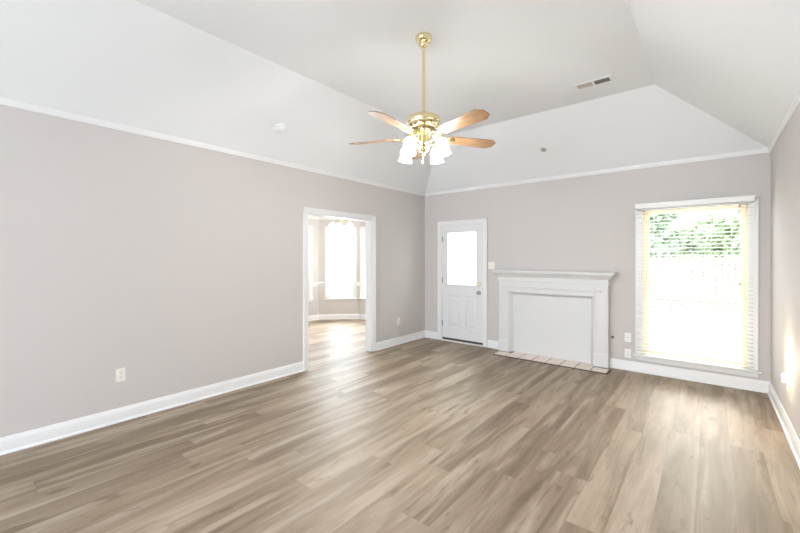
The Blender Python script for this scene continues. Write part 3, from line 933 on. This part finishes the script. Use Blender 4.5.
# ------------------------------------------------------------------ chandelier in the nook
CX, CY, CZ = -5.31, 4.75, NH
ch = tag(empty('chandelier', (CX, CY, CZ)), 'small brass chandelier with lit glass shades hanging in the breakfast nook', 'chandelier')
c = MB(); c.lathe([(0.001, 0), (0.055, 0), (0.055, -0.01), (0.030, -0.028), (0.001, -0.03)], 24); c.build('canopy', 'brass', ch, smooth=True)
c = MB(); c.tube([(0, 0, -0.02), (0, 0, -0.24)], 0.005, 8); c.build('stem', 'brass', ch, smooth=True)
c = MB(); c.lathe([(0.001, -0.22), (0.014, -0.23), (0.030, -0.26), (0.018, -0.30), (0.034, -0.36), (0.040, -0.39), (0.020, -0.43), (0.010, -0.45), (0.001, -0.46)], 20); c.build('body', 'brass', ch, smooth=True)
for k in range(5):
    Rz = Matrix.Rotation(math.radians(20 + 72 * k), 4, 'Z')
    c = MB(); c.tube([(0.02, 0, -0.36), (0.06, 0, -0.40), (0.11, 0, -0.38), (0.15, 0, -0.33), (0.18, 0, -0.33), (0.195, 0, -0.36)], 0.005, 8)
    arm = c.build('arm', 'brass', ch, smooth=True, M=Rz)
    c = MB(); c.lathe([(0.02, -0.36), (0.034, -0.375), (0.044, -0.41), (0.052, -0.445), (0.064, -0.465), (0.060, -0.465), (0.048, -0.445), (0.040, -0.41)], 32, wave=lambda i, a: 1 + (0.05 * math.cos(8 * a) if i in (3, 4, 5, 6) else 0), M=Matrix.Translation((0.195, 0, 0)))
    c.build('glass_shade', 'chandelier_glass_lit', arm, smooth=True)
pl = bpy.data.lights.new('chandelier_light', 'POINT'); pl.energy = 70; pl.color = (1.0, 0.97, 0.90); pl.shadow_soft_size = 0.2
po = bpy.data.objects.new('chandelier_light', pl); COL.objects.link(po); po.location = (CX, CY, NH - 0.56)

# ------------------------------------------------------------------ outside
b = MB(); b.box((-40, -40, -0.32), (40, 60, -0.2))
structure(b.build('ground', 'concrete'))
fn = tag(empty('wooden_fence', (0, 15.0, -0.2)), 'sun-bleached wooden board fence across the yard behind the tall window', 'fence')
c = MB()
x = -9.0
while x < 9.0:
    h_ = 1.70 + random.uniform(-0.015, 0.015)
    c.add([(x, 0, 0.02), (x + 0.135, 0, 0.02), (x + 0.135, 0, h_ - 0.04), (x + 0.10, 0, h_), (x + 0.035, 0, h_), (x, 0, h_ - 0.04)] + [(x, 0.02, 0.02), (x + 0.135, 0.02, 0.02), (x + 0.135, 0.02, h_ - 0.04), (x + 0.10, 0.02, h_), (x + 0.035, 0.02, h_), (x, 0.02, h_ - 0.04)],
          [(0, 1, 2, 3, 4, 5), (11, 10, 9, 8, 7, 6)] + [(i, i + 6, (i + 1) % 6 + 6, (i + 1) % 6) for i in range(6)])
    x += 0.15
c.build('boards', 'fence_wood', fn)
for z_ in (0.3, 0.9, 1.45):
    c = MB(); c.box((-9, 0.02, z_ - 0.045), (9, 0.06, z_ + 0.045)); c.build('rail', 'fence_wood', fn)
for i in range(8):
    c = MB(); c.box((-9 + i * 2.55, 0.06, 0), (-9 + i * 2.55 + 0.09, 0.15, 1.75)); c.build('post', 'fence_wood', fn)

def tree(loc, h, rad, leafmat, label, n, seed):
    rnd = random.Random(seed)
    t = tag(empty('tree', loc), label, 'tree', 'trees beyond the fence')
    c = MB()
    c.tube([(0, 0, 0), (0.05, 0.02, h * 0.3), (-0.04, 0.05, h * 0.6), (0, 0, h * 0.9)], [0.16, 0.13, 0.09, 0.03], 10)
    for k in range(9):
        a = rnd.uniform(0, 6.28); z = h * rnd.uniform(0.3, 0.7)
        c.tube([(0, 0, z), (math.cos(a) * rad * 0.35, math.sin(a) * rad * 0.35, z + 0.35), (math.cos(a) * rad * 0.75, math.sin(a) * rad * 0.75, z + 0.8)], [0.06, 0.04, 0.015], 6)
    c.build('trunk', 'bark', t, smooth=True)
    c = MB()
    cl = []
    for k in range(26):
        a = rnd.uniform(0, 6.28); q = rad * math.sqrt(rnd.random()) * 0.85
        cl.append((math.cos(a) * q, math.sin(a) * q, h * rnd.uniform(0.32, 1.0) - 0.12 * q, rad * rnd.uniform(0.25, 0.42)))
    for k in range(n):
        x, y, z, r = rnd.choice(cl)
        d = Vector((rnd.gauss(0, 1), rnd.gauss(0, 1), rnd.gauss(0, 1))).normalized() * r * rnd.uniform(0.55, 1)
        p_ = Vector((x, y, z)) + d
        u = Vector((rnd.gauss(0, 1), rnd.gauss(0, 1), rnd.gauss(0, 1))).normalized()
        v = u.cross(Vector((rnd.gauss(0, 1), rnd.gauss(0, 1), rnd.gauss(0, 1)))).normalized()
        s_ = rnd.uniform(0.09, 0.16)
        c.add([p_ - u * s_, p_ - v * s_ * 0.45, p_ + u * s_, p_ + v * s_ * 0.45], [(0, 1, 2, 3)])
    c.build('foliage', leafmat, t)
tree((-1.95, 17.2, -0.2), 4.1, 1.35, 'leaf_green', 'full green tree beyond the fence, at the left of the window', 9000, 1)
tree((0.15, 20.9, -0.2), 3.2, 1.5, 'leaf_yellow_green', 'lower yellow-green tree beyond the fence, in the middle of the window', 9000, 2)
tree((2.0, 17.3, -0.2), 4.2, 1.3, 'leaf_green', 'loose green tree beyond the fence, at the right of the window', 8000, 3)
